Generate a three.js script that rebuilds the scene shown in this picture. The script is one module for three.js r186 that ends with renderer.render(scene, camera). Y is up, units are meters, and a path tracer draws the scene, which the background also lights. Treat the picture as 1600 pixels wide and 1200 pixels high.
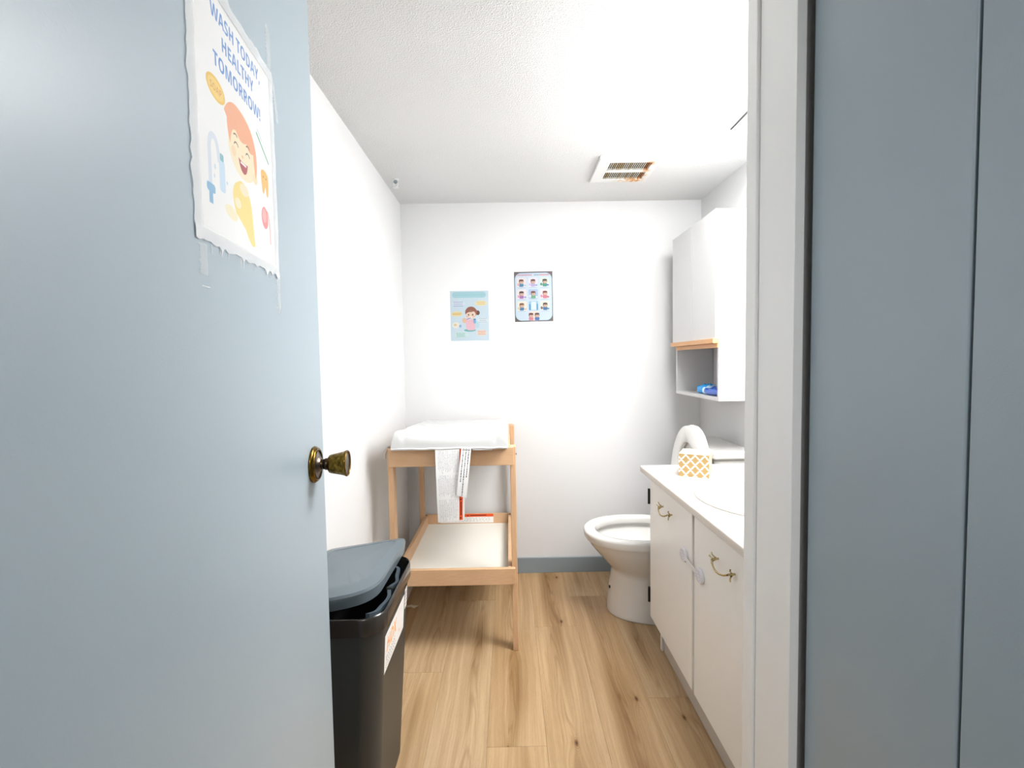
import * as THREE from 'three';
import { RoundedBoxGeometry } from 'three/addons/geometries/RoundedBoxGeometry.js';
import { mergeGeometries, mergeVertices, toCreasedNormals } from 'three/addons/utils/BufferGeometryUtils.js';
import { RectAreaLightUniformsLib } from 'three/addons/lights/RectAreaLightUniformsLib.js';
import { createNoise2D, createNoise3D } from 'simplex-noise';

// ------------------------------------------------------------------ camera, lights, exposure
const renderer = new THREE.WebGLRenderer({ antialias: true });
renderer.toneMapping = THREE.LinearToneMapping;
renderer.toneMappingExposure = 2.85;
renderer.shadowMap.enabled = true;
RectAreaLightUniformsLib.init();
const scene = new THREE.Scene();
scene.background = new THREE.Color(0x050505);

const camera = new THREE.PerspectiveCamera(2 * Math.atan(600 / 727.95) * 180 / Math.PI, 4 / 3, 0.01, 50);
camera.position.set(0, 1.2183, 2.6381);
{
  const right = new THREE.Vector3(0.99985099, -0.01608045, 0.00627815);
  const up = new THREE.Vector3(0.01636512, 0.9986995, -0.04828556);
  const back = new THREE.Vector3(-0.00549353, 0.04838111, 0.99881384);
  camera.quaternion.setFromRotationMatrix(new THREE.Matrix4().makeBasis(right, up, back));
}
scene.add(camera);

const WHITE = new THREE.Color(0.985, 0.995, 1.0);
// a wrap-around light box: one area light just in front of each glowing face; faces named in `out`
function boxLight([x0, x1, z0, z1, y0, y1], out) {
  const e = 0.0015, cx = (x0 + x1) / 2, cz = (z0 + z1) / 2, cy = (y0 + y1) / 2, w = x1 - x0, d = z1 - z0, h = y1 - y0;
  const faces = { down: [cx, y0 - e, cz, w, d, 0, -1, 0], up: [cx, y1 + e, cz, w, d, 0, 1, 0], left: [x0 - e, cy, cz, d, h, -1, 0, 0], right: [x1 + e, cy, cz, d, h, 1, 0, 0], far: [cx, cy, z0 - e, w, h, 0, 0, -1], near: [cx, cy, z1 + e, w, h, 0, 0, 1] };
  for (const [k, radiance] of Object.entries(out)) {
    const [x, y, z, a, b, lx, ly, lz] = faces[k];
    const l = new THREE.RectAreaLight(WHITE, radiance, a * 0.985, b * 0.96);
    l.position.set(x, y, z); l.lookAt(x + lx, y + ly, z + lz); scene.add(l);
  }
}
const PANEL = [0.515, 1.066, 0.84, 1.5, 2.07, 2.1015], HALLPANEL = [-0.2, 0.4, 3.15, 3.75, 2.07, 2.1015], BAR = [0.985, 1.07, 1.03, 1.46, 1.74, 1.83];
const MID = 0.842;                                                                      // gap between the two lens halves
boxLight([PANEL[0], MID - 0.003, ...PANEL.slice(2)], { down: 7.5, left: 1, far: 1, near: 1 });
boxLight([MID + 0.003, ...PANEL.slice(1)], { down: 7.5, right: 1, far: 1, near: 1 });            // bathroom ceiling light box
boxLight(BAR, { left: 19, down: 16, up: 3, far: 19, near: 19 });                       // light bar over the vanity
boxLight(HALLPANEL, { down: 5.2, left: 2.6, right: 2.6, far: 2.6, near: 2.6 });                   // hallway ceiling light box

// ------------------------------------------------------------------ helpers
function rng(seed) {
  let a = seed >>> 0;
  return () => { a = (a + 0x6D2B79F5) | 0; let t = Math.imul(a ^ (a >>> 15), 1 | a); t = (t + Math.imul(t ^ (t >>> 7), 61 | t)) ^ t; return ((t ^ (t >>> 14)) >>> 0) / 4294967296; };
}
const rand = rng(7);
const n2 = createNoise2D(rng(11)), n3 = createNoise3D(rng(12));
const V2 = (x, y) => new THREE.Vector2(x, y), V3 = (x, y, z) => new THREE.Vector3(x, y, z);
const srgb = (r, g, b) => new THREE.Color().setRGB(r / 255, g / 255, b / 255, THREE.SRGBColorSpace);
const taken = new Map();
function numbered(name) { const k = taken.get(name) || 0; taken.set(name, k + 1); return k ? name + '_' + String(k).padStart(3, '0') : name; }
// box-projected uv, in metres
function metreUV(g, s = 1) {
  g = g.index ? g.toNonIndexed() : g;
  const p = g.attributes.position, uv = new Float32Array(p.count * 2);
  const a = V3(), b = V3(), c = V3();
  for (let i = 0; i < p.count; i += 3) {
    a.fromBufferAttribute(p, i); b.fromBufferAttribute(p, i + 1); c.fromBufferAttribute(p, i + 2);
    const n = b.clone().sub(a).cross(c.clone().sub(a));
    const x = Math.abs(n.x), y = Math.abs(n.y), z = Math.abs(n.z);
    for (let k = 0; k < 3; k++) {
      const q = [a, b, c][k], j = (i + k) * 2;
      if (y >= x && y >= z) { uv[j] = q.x / s; uv[j + 1] = q.z / s; }
      else if (x >= z) { uv[j] = q.z / s; uv[j + 1] = q.y / s; }
      else { uv[j] = q.x / s; uv[j + 1] = q.y / s; }
    }
  }
  g.setAttribute('uv', new THREE.BufferAttribute(uv, 2));
  return g;
}
// box from corner to corner, rounded edges
function box(x0, y0, z0, x1, y1, z1, r = 0.002, seg = 2) {
  const w = x1 - x0, h = y1 - y0, d = z1 - z0;
  r = Math.min(r, w * 0.49, h * 0.49, d * 0.49);
  const g = r > 0 ? new RoundedBoxGeometry(w, h, d, seg, r) : new THREE.BoxGeometry(w, h, d);
  g.translate((x0 + x1) / 2, (y0 + y1) / 2, (z0 + z1) / 2);
  return g;
}
function merge(list) {
  return mergeGeometries(list.map((g) => {
    g = g.index ? g.toNonIndexed() : g;
    for (const k of Object.keys(g.attributes)) if (!['position', 'normal', 'uv'].includes(k)) g.deleteAttribute(k);
    if (!g.attributes.uv) g.setAttribute('uv', new THREE.BufferAttribute(new Float32Array(g.attributes.position.count * 2), 2));
    return g;
  }));
}
function mesh(name, geo, mat, parent, top = false) {
  const m = new THREE.Mesh(Array.isArray(geo) ? merge(geo) : geo, mat);
  m.name = parent && !top ? name : numbered(name);
  m.castShadow = m.receiveShadow = true;
  (parent || scene).add(m);
  return m;
}
function struct(name, geo, mat, label, category) {
  const m = mesh(name, Array.isArray(geo) ? metreUV(merge(geo)) : metreUV(geo), mat);
  m.userData = { kind: 'structure', label, category };
  return m;
}
function thing(name, label, category, group) {
  const g = new THREE.Group(); g.name = numbered(name);
  g.userData = { label, category }; if (group) g.userData.group = group;
  scene.add(g);
  return g;
}
function tube(pts, r, seg = 40, rad = 8, closed = false) {
  return new THREE.TubeGeometry(new THREE.CatmullRomCurve3(pts, closed), seg, r, rad, closed);
}
// loft through rings of equal length; optional caps
function loft(rings, capStart = true, capEnd = true) {
  const n = rings[0].length, pos = [], idx = [];
  for (const r of rings) for (const p of r) pos.push(p.x, p.y, p.z);
  for (let k = 0; k < rings.length - 1; k++) for (let i = 0; i < n; i++) {
    const a = k * n + i, b = k * n + (i + 1) % n, c = a + n, d = b + n;
    idx.push(a, b, c, b, d, c);
  }
  const cap = (k, flip) => {
    const c = V3(); rings[k].forEach((p) => c.add(p)); c.multiplyScalar(1 / n);
    const ci = pos.length / 3; pos.push(c.x, c.y, c.z);
    for (let i = 0; i < n; i++) { const a = k * n + i, b = k * n + (i + 1) % n; flip ? idx.push(ci, b, a) : idx.push(ci, a, b); }
  };
  if (capStart) cap(0, true);
  if (capEnd) cap(rings.length - 1, false);
  const g = new THREE.BufferGeometry();
  g.setAttribute('position', new THREE.Float32BufferAttribute(pos, 3));
  g.setAttribute('uv', new THREE.Float32BufferAttribute(new Float32Array(pos.length / 3 * 2), 2));
  g.setIndex(idx); g.computeVertexNormals();
  return g;
}
// rounded rectangle ring in the xz plane
function rrRing(x0, x1, z0, z1, r, y, per = 8) {
  const out = [];
  const cs = [[x1 - r, z1 - r, 0], [x0 + r, z1 - r, 1], [x0 + r, z0 + r, 2], [x1 - r, z0 + r, 3]];
  for (const [cx, cz, q] of cs) for (let i = 0; i <= per; i++) {
    const t = (q + i / per) * Math.PI / 2;
    out.push(V3(cx + r * Math.cos(t), typeof y === 'function' ? y(cx + r * Math.cos(t), cz + r * Math.sin(t)) : y, cz + r * Math.sin(t)));
  }
  return out.reverse();
}
function canvas(w, h, draw) {
  const c = document.createElement('canvas'); c.width = w; c.height = h;
  const g = c.getContext('2d'); draw(g, w, h);
  const t = new THREE.CanvasTexture(c); t.colorSpace = THREE.SRGBColorSpace; t.magFilter = THREE.LinearFilter;
  t.anisotropy = 8;
  return t;
}
function dataTex(w, h, fn, srgbSpace = false, repeat = true) {
  const d = new Uint8Array(w * h * 4);
  for (let j = 0; j < h; j++) for (let i = 0; i < w; i++) {
    const v = fn(i / w, j / h, i, j), k = (j * w + i) * 4;
    if (typeof v === 'number') d[k] = d[k + 1] = d[k + 2] = v; else { d[k] = v[0]; d[k + 1] = v[1]; d[k + 2] = v[2]; }
    d[k + 3] = 255;
  }
  const t = new THREE.DataTexture(d, w, h); t.magFilter = THREE.LinearFilter; t.minFilter = THREE.LinearMipmapLinearFilter; t.generateMipmaps = true;
  if (repeat) t.wrapS = t.wrapT = THREE.RepeatWrapping;
  if (srgbSpace) t.colorSpace = THREE.SRGBColorSpace;
  t.needsUpdate = true;
  return t;
}
// tiling noise: torus-free blend
function tile(fn, u, v) {
  const a = fn(u, v), b = fn(u - 1, v), c = fn(u, v - 1), d = fn(u - 1, v - 1);
  return (a * (1 - u) + b * u) * (1 - v) + (c * (1 - u) + d * u) * v;
}
const clamp = (x, a = 0, b = 255) => Math.max(a, Math.min(b, x));

// ------------------------------------------------------------------ materials
const stipple = dataTex(1024, 1024, (u, v) => {
  const c = Math.cos(0.6), q = Math.sin(0.6);
  const f = (k, o) => tile((a, b) => n2((a * c - b * q) * k + o, (a * q + b * c) * k - o), u, v);
  const e = Math.max(0, f(75, 3) + 0.6 * f(150, 8)) * 130 + f(240, 21) * 26 + f(34, 5) * 20;
  return clamp(70 + e);
});
const roller = dataTex(512, 512, (u, v) => clamp(128 + 50 * tile((a, b) => n2(a * 60, b * 60), u, v) + 40 * tile((a, b) => n2(a * 130 + 9, b * 130), u, v)));
function rep(t, s) { const c = t.clone(); c.repeat.set(s, s); c.needsUpdate = true; return c; }
const M = {};
M.wall = new THREE.MeshStandardMaterial({ color: srgb(220, 220, 220), roughness: 0.62, bumpMap: rep(roller, 2.2), bumpScale: 0.0004 });
M.ceiling = new THREE.MeshStandardMaterial({ color: srgb(221, 221, 220), roughness: 0.9, bumpMap: rep(stipple, 1.8), bumpScale: 0.003 });
M.trim = new THREE.MeshStandardMaterial({ color: srgb(242, 241, 239), roughness: 0.42, bumpMap: rep(roller, 3), bumpScale: 0.0002 });
M.grey = new THREE.MeshStandardMaterial({ color: srgb(154, 168, 176), roughness: 0.34, bumpMap: rep(roller, 3.3), bumpScale: 0.00012 });
M.greyTrim = new THREE.MeshStandardMaterial({ color: srgb(134, 145, 151), roughness: 0.42 });
M.joint = new THREE.MeshStandardMaterial({ color: srgb(92, 70, 46), roughness: 0.9 });
M.dark = new THREE.MeshStandardMaterial({ color: srgb(30, 30, 30), roughness: 0.8 });
M.black = new THREE.MeshStandardMaterial({ color: srgb(22, 23, 23), roughness: 0.5, metalness: 0.3 });
M.porcelain = new THREE.MeshPhysicalMaterial({ color: srgb(224, 222, 218), roughness: 0.16, clearcoat: 0.6, clearcoatRoughness: 0.06 });
M.seat = new THREE.MeshPhysicalMaterial({ color: srgb(240, 239, 236), roughness: 0.22, clearcoat: 0.3 });
M.lacquer = new THREE.MeshStandardMaterial({ color: srgb(205, 205, 205), roughness: 0.38 });
M.interior = new THREE.MeshStandardMaterial({ color: srgb(226, 222, 228), roughness: 0.55 });
M.vanity = new THREE.MeshStandardMaterial({ color: srgb(248, 247, 244), roughness: 0.3, bumpMap: rep(roller, 3), bumpScale: 0.00015 });
const speck = dataTex(512, 512, (u, v, i, j) => {
  const s = n2(i * 0.21, j * 0.21) + 0.6 * n2(i * 0.5, j * 0.5);
  const k = s > 0.75 ? -34 : s < -0.85 ? -16 : 0;
  return [clamp(226 + k), clamp(219 + k * 1.15), clamp(211 + k * 1.25)];
}, true);
M.counter = new THREE.MeshStandardMaterial({ map: rep(speck, 4), roughness: 0.3 });
// beech
const beech = dataTex(512, 512, (u, v) => {
  const g = 0.5 * tile((a, b) => n2(a * 4 + 3, b * 60), u, v) + 0.35 * tile((a, b) => n2(a * 9, b * 170), u, v) + 0.5 * tile((a, b) => n2(a * 2, b * 9 + 4), u, v);
  const fl = tile((a, b) => n2(a * 60, b * 220 + 8), u, v) > 0.62 ? -12 : 0;
  return [clamp(210 + 9 * g + fl), clamp(171 + 11 * g + fl), clamp(133 + 11 * g + fl)];
}, true);
M.beech = new THREE.MeshStandardMaterial({ map: rep(beech, 3), roughness: 0.5 });
const beechUp = rep(beech, 3); beechUp.rotation = Math.PI / 2;
M.beechUp = new THREE.MeshStandardMaterial({ map: beechUp, roughness: 0.5 });
M.honey = new THREE.MeshStandardMaterial({ map: rep(beech, 4), color: srgb(255, 236, 206), roughness: 0.4 });
M.board = new THREE.MeshStandardMaterial({ color: srgb(238, 235, 225), roughness: 0.5 });
M.vinyl = new THREE.MeshPhysicalMaterial({ color: srgb(208, 208, 207), roughness: 0.38, clearcoat: 0.15, clearcoatRoughness: 0.3 });
const patina = dataTex(512, 512, (u, v) => {
  const s = tile((a, b) => n2(a * 9, b * 9) + 0.6 * n2(a * 22, b * 22) + 0.35 * n2(a * 60, b * 60), u, v);
  const k = clamp(0.55 + 0.45 * s, 0, 1);
  return [44 + 130 * k, 33 + 104 * k, 14 + 44 * k];
}, true);
M.brass = new THREE.MeshStandardMaterial({ map: patina, metalness: 1, roughness: 0.24 });
M.brassLight = new THREE.MeshStandardMaterial({ color: srgb(186, 170, 124), metalness: 1, roughness: 0.24 });
M.pewter = new THREE.MeshStandardMaterial({ color: srgb(120, 108, 98), metalness: 1, roughness: 0.35 });
M.bronze = new THREE.MeshStandardMaterial({ color: srgb(70, 58, 44), metalness: 1, roughness: 0.25 });
const grain = dataTex(256, 256, (u, v, i, j) => clamp(128 + 70 * n2(i * 0.9, j * 0.9)));
M.binBody = new THREE.MeshStandardMaterial({ color: srgb(48, 50, 50), roughness: 0.42, bumpMap: rep(grain, 12), bumpScale: 0.00012 });
M.binRim = new THREE.MeshStandardMaterial({ color: srgb(50, 46, 43), roughness: 0.14 });
M.binLid = new THREE.MeshStandardMaterial({ color: srgb(100, 111, 117), roughness: 0.34, bumpMap: rep(grain, 12), bumpScale: 0.00012 });
M.binRing = new THREE.MeshStandardMaterial({ color: srgb(82, 94, 102), roughness: 0.4 });
M.glow = new THREE.MeshStandardMaterial({ color: 0xffffff, emissive: new THREE.Color(1, 0.99, 0.97), emissiveIntensity: 1.6, roughness: 0.5 });
M.steelWhite = new THREE.MeshStandardMaterial({ color: srgb(235, 235, 233), roughness: 0.4 });

// ------------------------------------------------------------------ room shell
const XL = -0.5916, XR = 1.0866, HC = 2.102, ZD = 2.46, ZE = 4.6, T = 0.1;
const floor = struct('floor', box(-1.7, -0.12, -T, 1.7, -0.0035, ZE + T, 0), M.joint, 'light oak plank floor of the bathroom', 'floor');
struct('ceiling', box(-1.7, HC, -T, 1.7, HC + 0.12, ZE + T, 0), M.ceiling, 'white stippled ceiling above the bathroom', 'ceiling');
struct('wall_back', box(XL - T, -0.003, -T, XR + T, HC, 0, 0), M.wall, 'white painted back wall with two small posters', 'wall');
struct('wall_left', box(XL - T, -0.003, 0, XL, HC, ZD, 0), M.wall, 'white painted wall beside the changing table', 'wall');
struct('wall_right', box(XR, -0.003, 0, XR + T, HC, ZD, 0), M.wall, 'white painted wall behind toilet and vanity', 'wall');
struct('wall_partition', box(0.517, -0.003, 1.664, XR, HC, 1.79, 0), M.wall, 'short partition wall between vanity and closet', 'wall');
struct('wall_front', [
  box(-1.7, -0.003, ZD, -0.315, HC, ZD + 0.12, 0), box(0.515, -0.003, ZD, 1.7, HC, ZD + 0.12, 0), box(-0.315, 2.045, ZD, 0.515, HC, ZD + 0.12, 0)],
M.wall, 'wall around the bathroom doorway', 'wall');
struct('wall_hallway', [box(-1.7, -0.003, ZD + 0.12, -1.6, HC, ZE, 0), box(1.6, -0.003, ZD + 0.12, 1.7, HC, ZE, 0), box(-1.7, -0.003, ZE, 1.7, HC, ZE + T, 0)],
M.wall, 'plain hallway wall opposite the bathroom doorway', 'wall');
struct('wall_closet', box(0.525, 2.04, 1.79, 0.60, HC, ZD, 0), M.wall, 'strip of wall above the grey closet doors', 'wall');
struct('baseboard_back', box(XL + 0.05, 0, 0, 0.9, 0.088, 0.012, 0.002), M.greyTrim, 'grey painted baseboard along the back wall', 'baseboard');
struct('baseboard_left', box(XL, 0, 0.0, XL + 0.05, 0.10, 1.06, 0.004), M.trim, 'pale boxed baseboard under the changing table', 'baseboard');
// door lining and partition trims
struct('trim_1', box(0.5, 0, 1.704, 0.517, HC, 1.82, 0.0012), M.trim, 'wide white jamb board at the end of the partition', 'trim');
struct('trim_2', box(0.4935, 0, 1.664, 0.517, HC, 1.7022, 0.0025), M.trim, 'narrow white stop strip beside the wide jamb board', 'trim');
struct('trim_3', [box(-0.335, 0, ZD - 0.012, -0.315, 2.06, ZD + 0.132, 0.002), box(0.515, 0, ZD - 0.012, 0.535, 2.06, ZD + 0.132, 0.002), box(-0.315, 2.03, ZD - 0.012, 0.515, 2.045, ZD + 0.132, 0.002)],
M.trim, 'white lining around the bathroom doorway', 'trim');

// oak planks ---------------------------------------------------------
function oak(seed, tone) {
  const r = rng(seed), ox = r() * 100, oy = r() * 100, W = 320, H = 1536;
  const knots = []; for (let k = 0; k < 2; k++) knots.push([0.15 + r() * 0.7, r(), 0.03 + r() * 0.04]);
  const arch = 0.3 + r() * 0.4, band = 0.2 + r() * 0.6, bw = 0.08 + r() * 0.1, archOn = r() > 0.3;
  return dataTex(W, H, (u, v) => {
    const x = u * 0.19, y = v * 1.25;               // metres
    let w = u + 0.035 * n2(y * 1.6 + ox, u * 1.5) + 0.008 * n2(y * 7 + oy, u * 4);
    let kn = 0, ring = 0;
    for (const [ku, kv, kr] of knots) {
      const dx = (x - ku * 0.19), dy = (y - kv * 1.25) * 0.42, d = Math.hypot(dx, dy);
      w += 0.16 * Math.sign(dx) * Math.exp(-(d * d) / (kr * kr * 0.35)) * 0.5;
      kn += Math.exp(-(d * d) / (0.0045 * 0.0045));
      ring += 0.5 * Math.exp(-(d * d) / (0.014 * 0.014)) * (0.5 + 0.5 * Math.sin(d * 1500));
    }
    const fine = n2(w * 95 + ox, y * 5.5 + oy) * 0.5 + n2(w * 190, y * 14 + ox) * 0.35;
    const pore = n2(u * 260 + ox, y * 26) > 0.62 ? 1 : 0;
    const mid = n2(w * 16 + oy, y * 1.3 + ox);
    const wide = n2(w * 4.5 + ox * 2, y * 0.7 + oy);
    let cath = 0;
    if (archOn) {
      const a = (w - arch) * 3.6, q = a * a * 1.0 + (y - 0.3) * 0.55 + 0.05 * n2(w * 7, y * 3 + ox);
      const m = Math.exp(-Math.pow((w - arch) / 0.17, 2));
      cath = m * Math.pow(0.5 + 0.5 * Math.sin(q * 58), 3);
    }
    const streak = Math.exp(-Math.pow((w - band + 0.07 * n2(y * 1.6, oy)) / bw, 2)) * clamp(0.55 + 0.8 * n2(y * 1.5 + ox, 3), 0, 1);
    const d = 11 * fine + 7 * mid + 9 * wide - 9 * pore - 15 * cath - 44 * streak * (0.7 + 0.5 * fine) - 95 * Math.min(kn, 1) - 40 * ring;
    return [clamp(tone[0] + d), clamp(tone[1] + d * 1.06), clamp(tone[2] + d * 1.08)];
  }, true);
}
const oakTones = [[184, 154, 116], [178, 147, 108], [188, 160, 124], [175, 143, 104], [182, 151, 111]];
const oakMats = oakTones.map((t, k) => new THREE.MeshStandardMaterial({ map: oak(41 + k * 17, t), roughness: 0.44 }));
{
  const seams = []; for (let k = -1; k < 10; k++) seams.push(-0.47 + 0.19 * k);
  const joint = [0.35, 0.857, 0.31, 1.22, 0.5555, 0.286, 1.02, 0.6, 0.2, 0.8];
  const L = 1.22, gap = 0.0003;
  seams.slice(0, -1).forEach((x0, k) => {
    const x1 = x0 + 0.19;
    const a = Math.max(x0 + gap, XL + 0.001), b = Math.min(x1 - gap, XR - 0.001);
    if (b <= a) return;
    let z = joint[k] - L * Math.ceil((joint[k]) / L);
    for (let i = 0; z < ZD - 0.002; i++, z += L) {
      const za = Math.max(z + gap, 0.001), zb = Math.min(z + L - gap, ZD - 0.001);
      if (zb - za < 0.02) continue;
      const g = new THREE.BufferGeometry(), e = 0.0005, y0 = -0.0034, yc = -0.0004;   // a plank with bevelled long and short edges
      const P = [[a, y0, za], [b, y0, za], [b, y0, zb], [a, y0, zb], [a, yc, za], [b, yc, za], [b, yc, zb], [a, yc, zb], [a + e, 0, za + e], [b - e, 0, za + e], [b - e, 0, zb - e], [a + e, 0, zb - e]];
      const Q = [];
      const quad = (p, q, r, s) => Q.push(p, q, r, p, r, s);
      for (let s = 0; s < 4; s++) { const t = (s + 1) % 4; quad(s, 4 + s, 4 + t, t); quad(4 + s, 8 + s, 8 + t, 4 + t); }
      quad(8, 11, 10, 9);
      const pos = [], uv = [], flip = (k * 7 + i * 3) % 2, turn = (k + i) % 2;
      for (const q of Q) { const p = P[q]; pos.push(...p); const u = (p[0] - x0) / 0.19; const v = 0.01 + (p[2] - z) / 1.25; uv.push(flip ? 1 - u : u, turn ? 1 - v : v); }
      g.setAttribute('position', new THREE.Float32BufferAttribute(pos, 3));
      g.setAttribute('uv', new THREE.Float32BufferAttribute(uv, 2));
      g.computeVertexNormals();
      mesh('plank', g, oakMats[(k * 2 + i * 3) % oakMats.length], floor);
    }
  });
}

// ------------------------------------------------------------------ bathroom door (open), knob
const TH = 0.12031;
const door = new THREE.Group(); door.name = 'door_1'; scene.add(door);
door.position.set(-0.2869, 0, 2.4558); door.rotation.y = Math.PI / 2 + TH;
door.userData = { kind: 'structure', label: 'open grey bathroom door with an antique brass knob', category: 'door' };
mesh('door_panel', metreUV(box(0, 0.012, -0.035, 0.76, 2.03, 0, 0.0015)), M.grey, door);
const lathe = (pts, seg = 48) => new THREE.LatheGeometry(pts.map(([r, z]) => V2(r, z)), seg).rotateX(Math.PI / 2);
function knobAt(side) {
  const k = new THREE.Group(); k.name = 'door_knob'; door.add(k);
  k.position.set(0.691, 1.031, side > 0 ? 0 : -0.035); if (side < 0) k.rotation.y = Math.PI;
  mesh('rosette', lathe([[0.0335, 0], [0.0345, 0.002], [0.0335, 0.0045], [0.031, 0.0055], [0.0315, 0.0075], [0.029, 0.0095], [0.0275, 0.0088], [0.0265, 0.0085]]), M.brass, k);
  mesh('rosette_face', lathe([[0.0268, 0.0085], [0.024, 0.0075], [0.016, 0.009], [0.013, 0.013], [0.0105, 0.0145]]), M.pewter, k);
  const beads = [];
  for (let i = 0; i < 56; i++) { const t = i / 56 * Math.PI * 2; beads.push(new THREE.SphereGeometry(0.0012, 6, 4).translate(0.0262 * Math.cos(t), 0.0262 * Math.sin(t), 0.0088)); }
  for (let i = 0; i < 44; i++) { const t = i / 44 * Math.PI * 2; beads.push(new THREE.SphereGeometry(0.0011, 6, 4).translate(0.0212 * Math.cos(t), 0.0212 * Math.sin(t), 0.0605)); }
  mesh('beading', beads, M.bronze, k);
  mesh('neck', lathe([[0.0105, 0.013], [0.0095, 0.017], [0.0098, 0.02], [0.0112, 0.0215], [0.0112, 0.0255], [0.0098, 0.027], [0.0098, 0.029]]), M.bronze, k);
  mesh('grip', lathe([[0.0, 0.027], [0.0135, 0.0272], [0.0168, 0.0295], [0.0182, 0.034], [0.0205, 0.046], [0.0228, 0.0555], [0.0246, 0.0592], [0.0247, 0.0612], [0.0235, 0.0628], [0.0222, 0.0622], [0.0215, 0.0605]]), M.brass, k);
  mesh('grip_face', lathe([[0.0208, 0.0605], [0.0185, 0.0598], [0.008, 0.0612], [0, 0.0615]]), M.pewter, k);
}
knobAt(1); knobAt(-1);
mesh('latch_plate', box(0.7598, 0.985, -0.028, 0.7612, 1.075, -0.007, 0.0005), M.bronze, door);
for (const y of [0.2, 1.02, 1.84]) mesh('hinge', new THREE.CylinderGeometry(0.006, 0.006, 0.09, 12).translate(-0.004, y, 0.004), M.bronze, door);

// ------------------------------------------------------------------ grey closet doors on the right
{
  const leaf = (z0, z1, name, label) => {
    const g = new THREE.Group(); g.name = name; scene.add(g);
    g.userData = { kind: 'structure', label, category: 'closet door' };
    mesh('leaf_panel', metreUV(box(0.525, 0.012, z0, 0.555, 2.035, z1, 0.0025)), M.grey, g);
    return g;
  };
  leaf(1.827, 2.1075, 'door_2', 'grey closet door leaf next to the white jamb');
  leaf(2.1115, 2.395, 'door_3', 'grey closet door leaf nearer the viewer, beyond the dark seam');
  struct('trim_4', box(0.515, 0, 2.40, 0.60, 2.04, 2.448, 0.002), M.trim, 'white closet jamb nearest the doorway', 'trim');
}

// ------------------------------------------------------------------ ceiling light
function ceilingPanel([x0, x1, z0, z1, y0, y1], label) {
  const g = thing('ceiling_light', label, 'light');
  const mid = x0 < 0 ? (x0 + x1) / 2 : MID;
  mesh('housing', box(x0 + 0.02, y0 + 0.012, z0 + 0.02, x1 - 0.02, HC, z1 - 0.02, 0.002), M.steelWhite, g);
  mesh('diffuser', box(x0, y0, z0, mid - 0.003, y1, z1, 0.006), M.glow, g);
  mesh('diffuser', box(mid + 0.003, y0, z0, x1, y1, z1, 0.006), M.glow, g);
  mesh('divider', box(mid - 0.003, y0 - 0.003, z0 + 0.02, mid + 0.003, y1, z1 - 0.02, 0), M.dark, g);
  return g;
}
ceilingPanel(PANEL, 'bright square light box on the bathroom ceiling near the vanity');
{
  const g = thing('vanity_light', 'white light bar on the wall above the vanity basin', 'light');
  mesh('back_plate', box(1.07, 1.725, 1.01, 1.0862, 1.845, 1.48, 0.004), M.steelWhite, g);
  mesh('diffuser', box(BAR[0], BAR[4], BAR[2], BAR[1], BAR[5], BAR[3], 0.012, 3), M.glow, g);
}
ceilingPanel(HALLPANEL, 'light box on the hallway ceiling behind the viewer');

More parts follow.
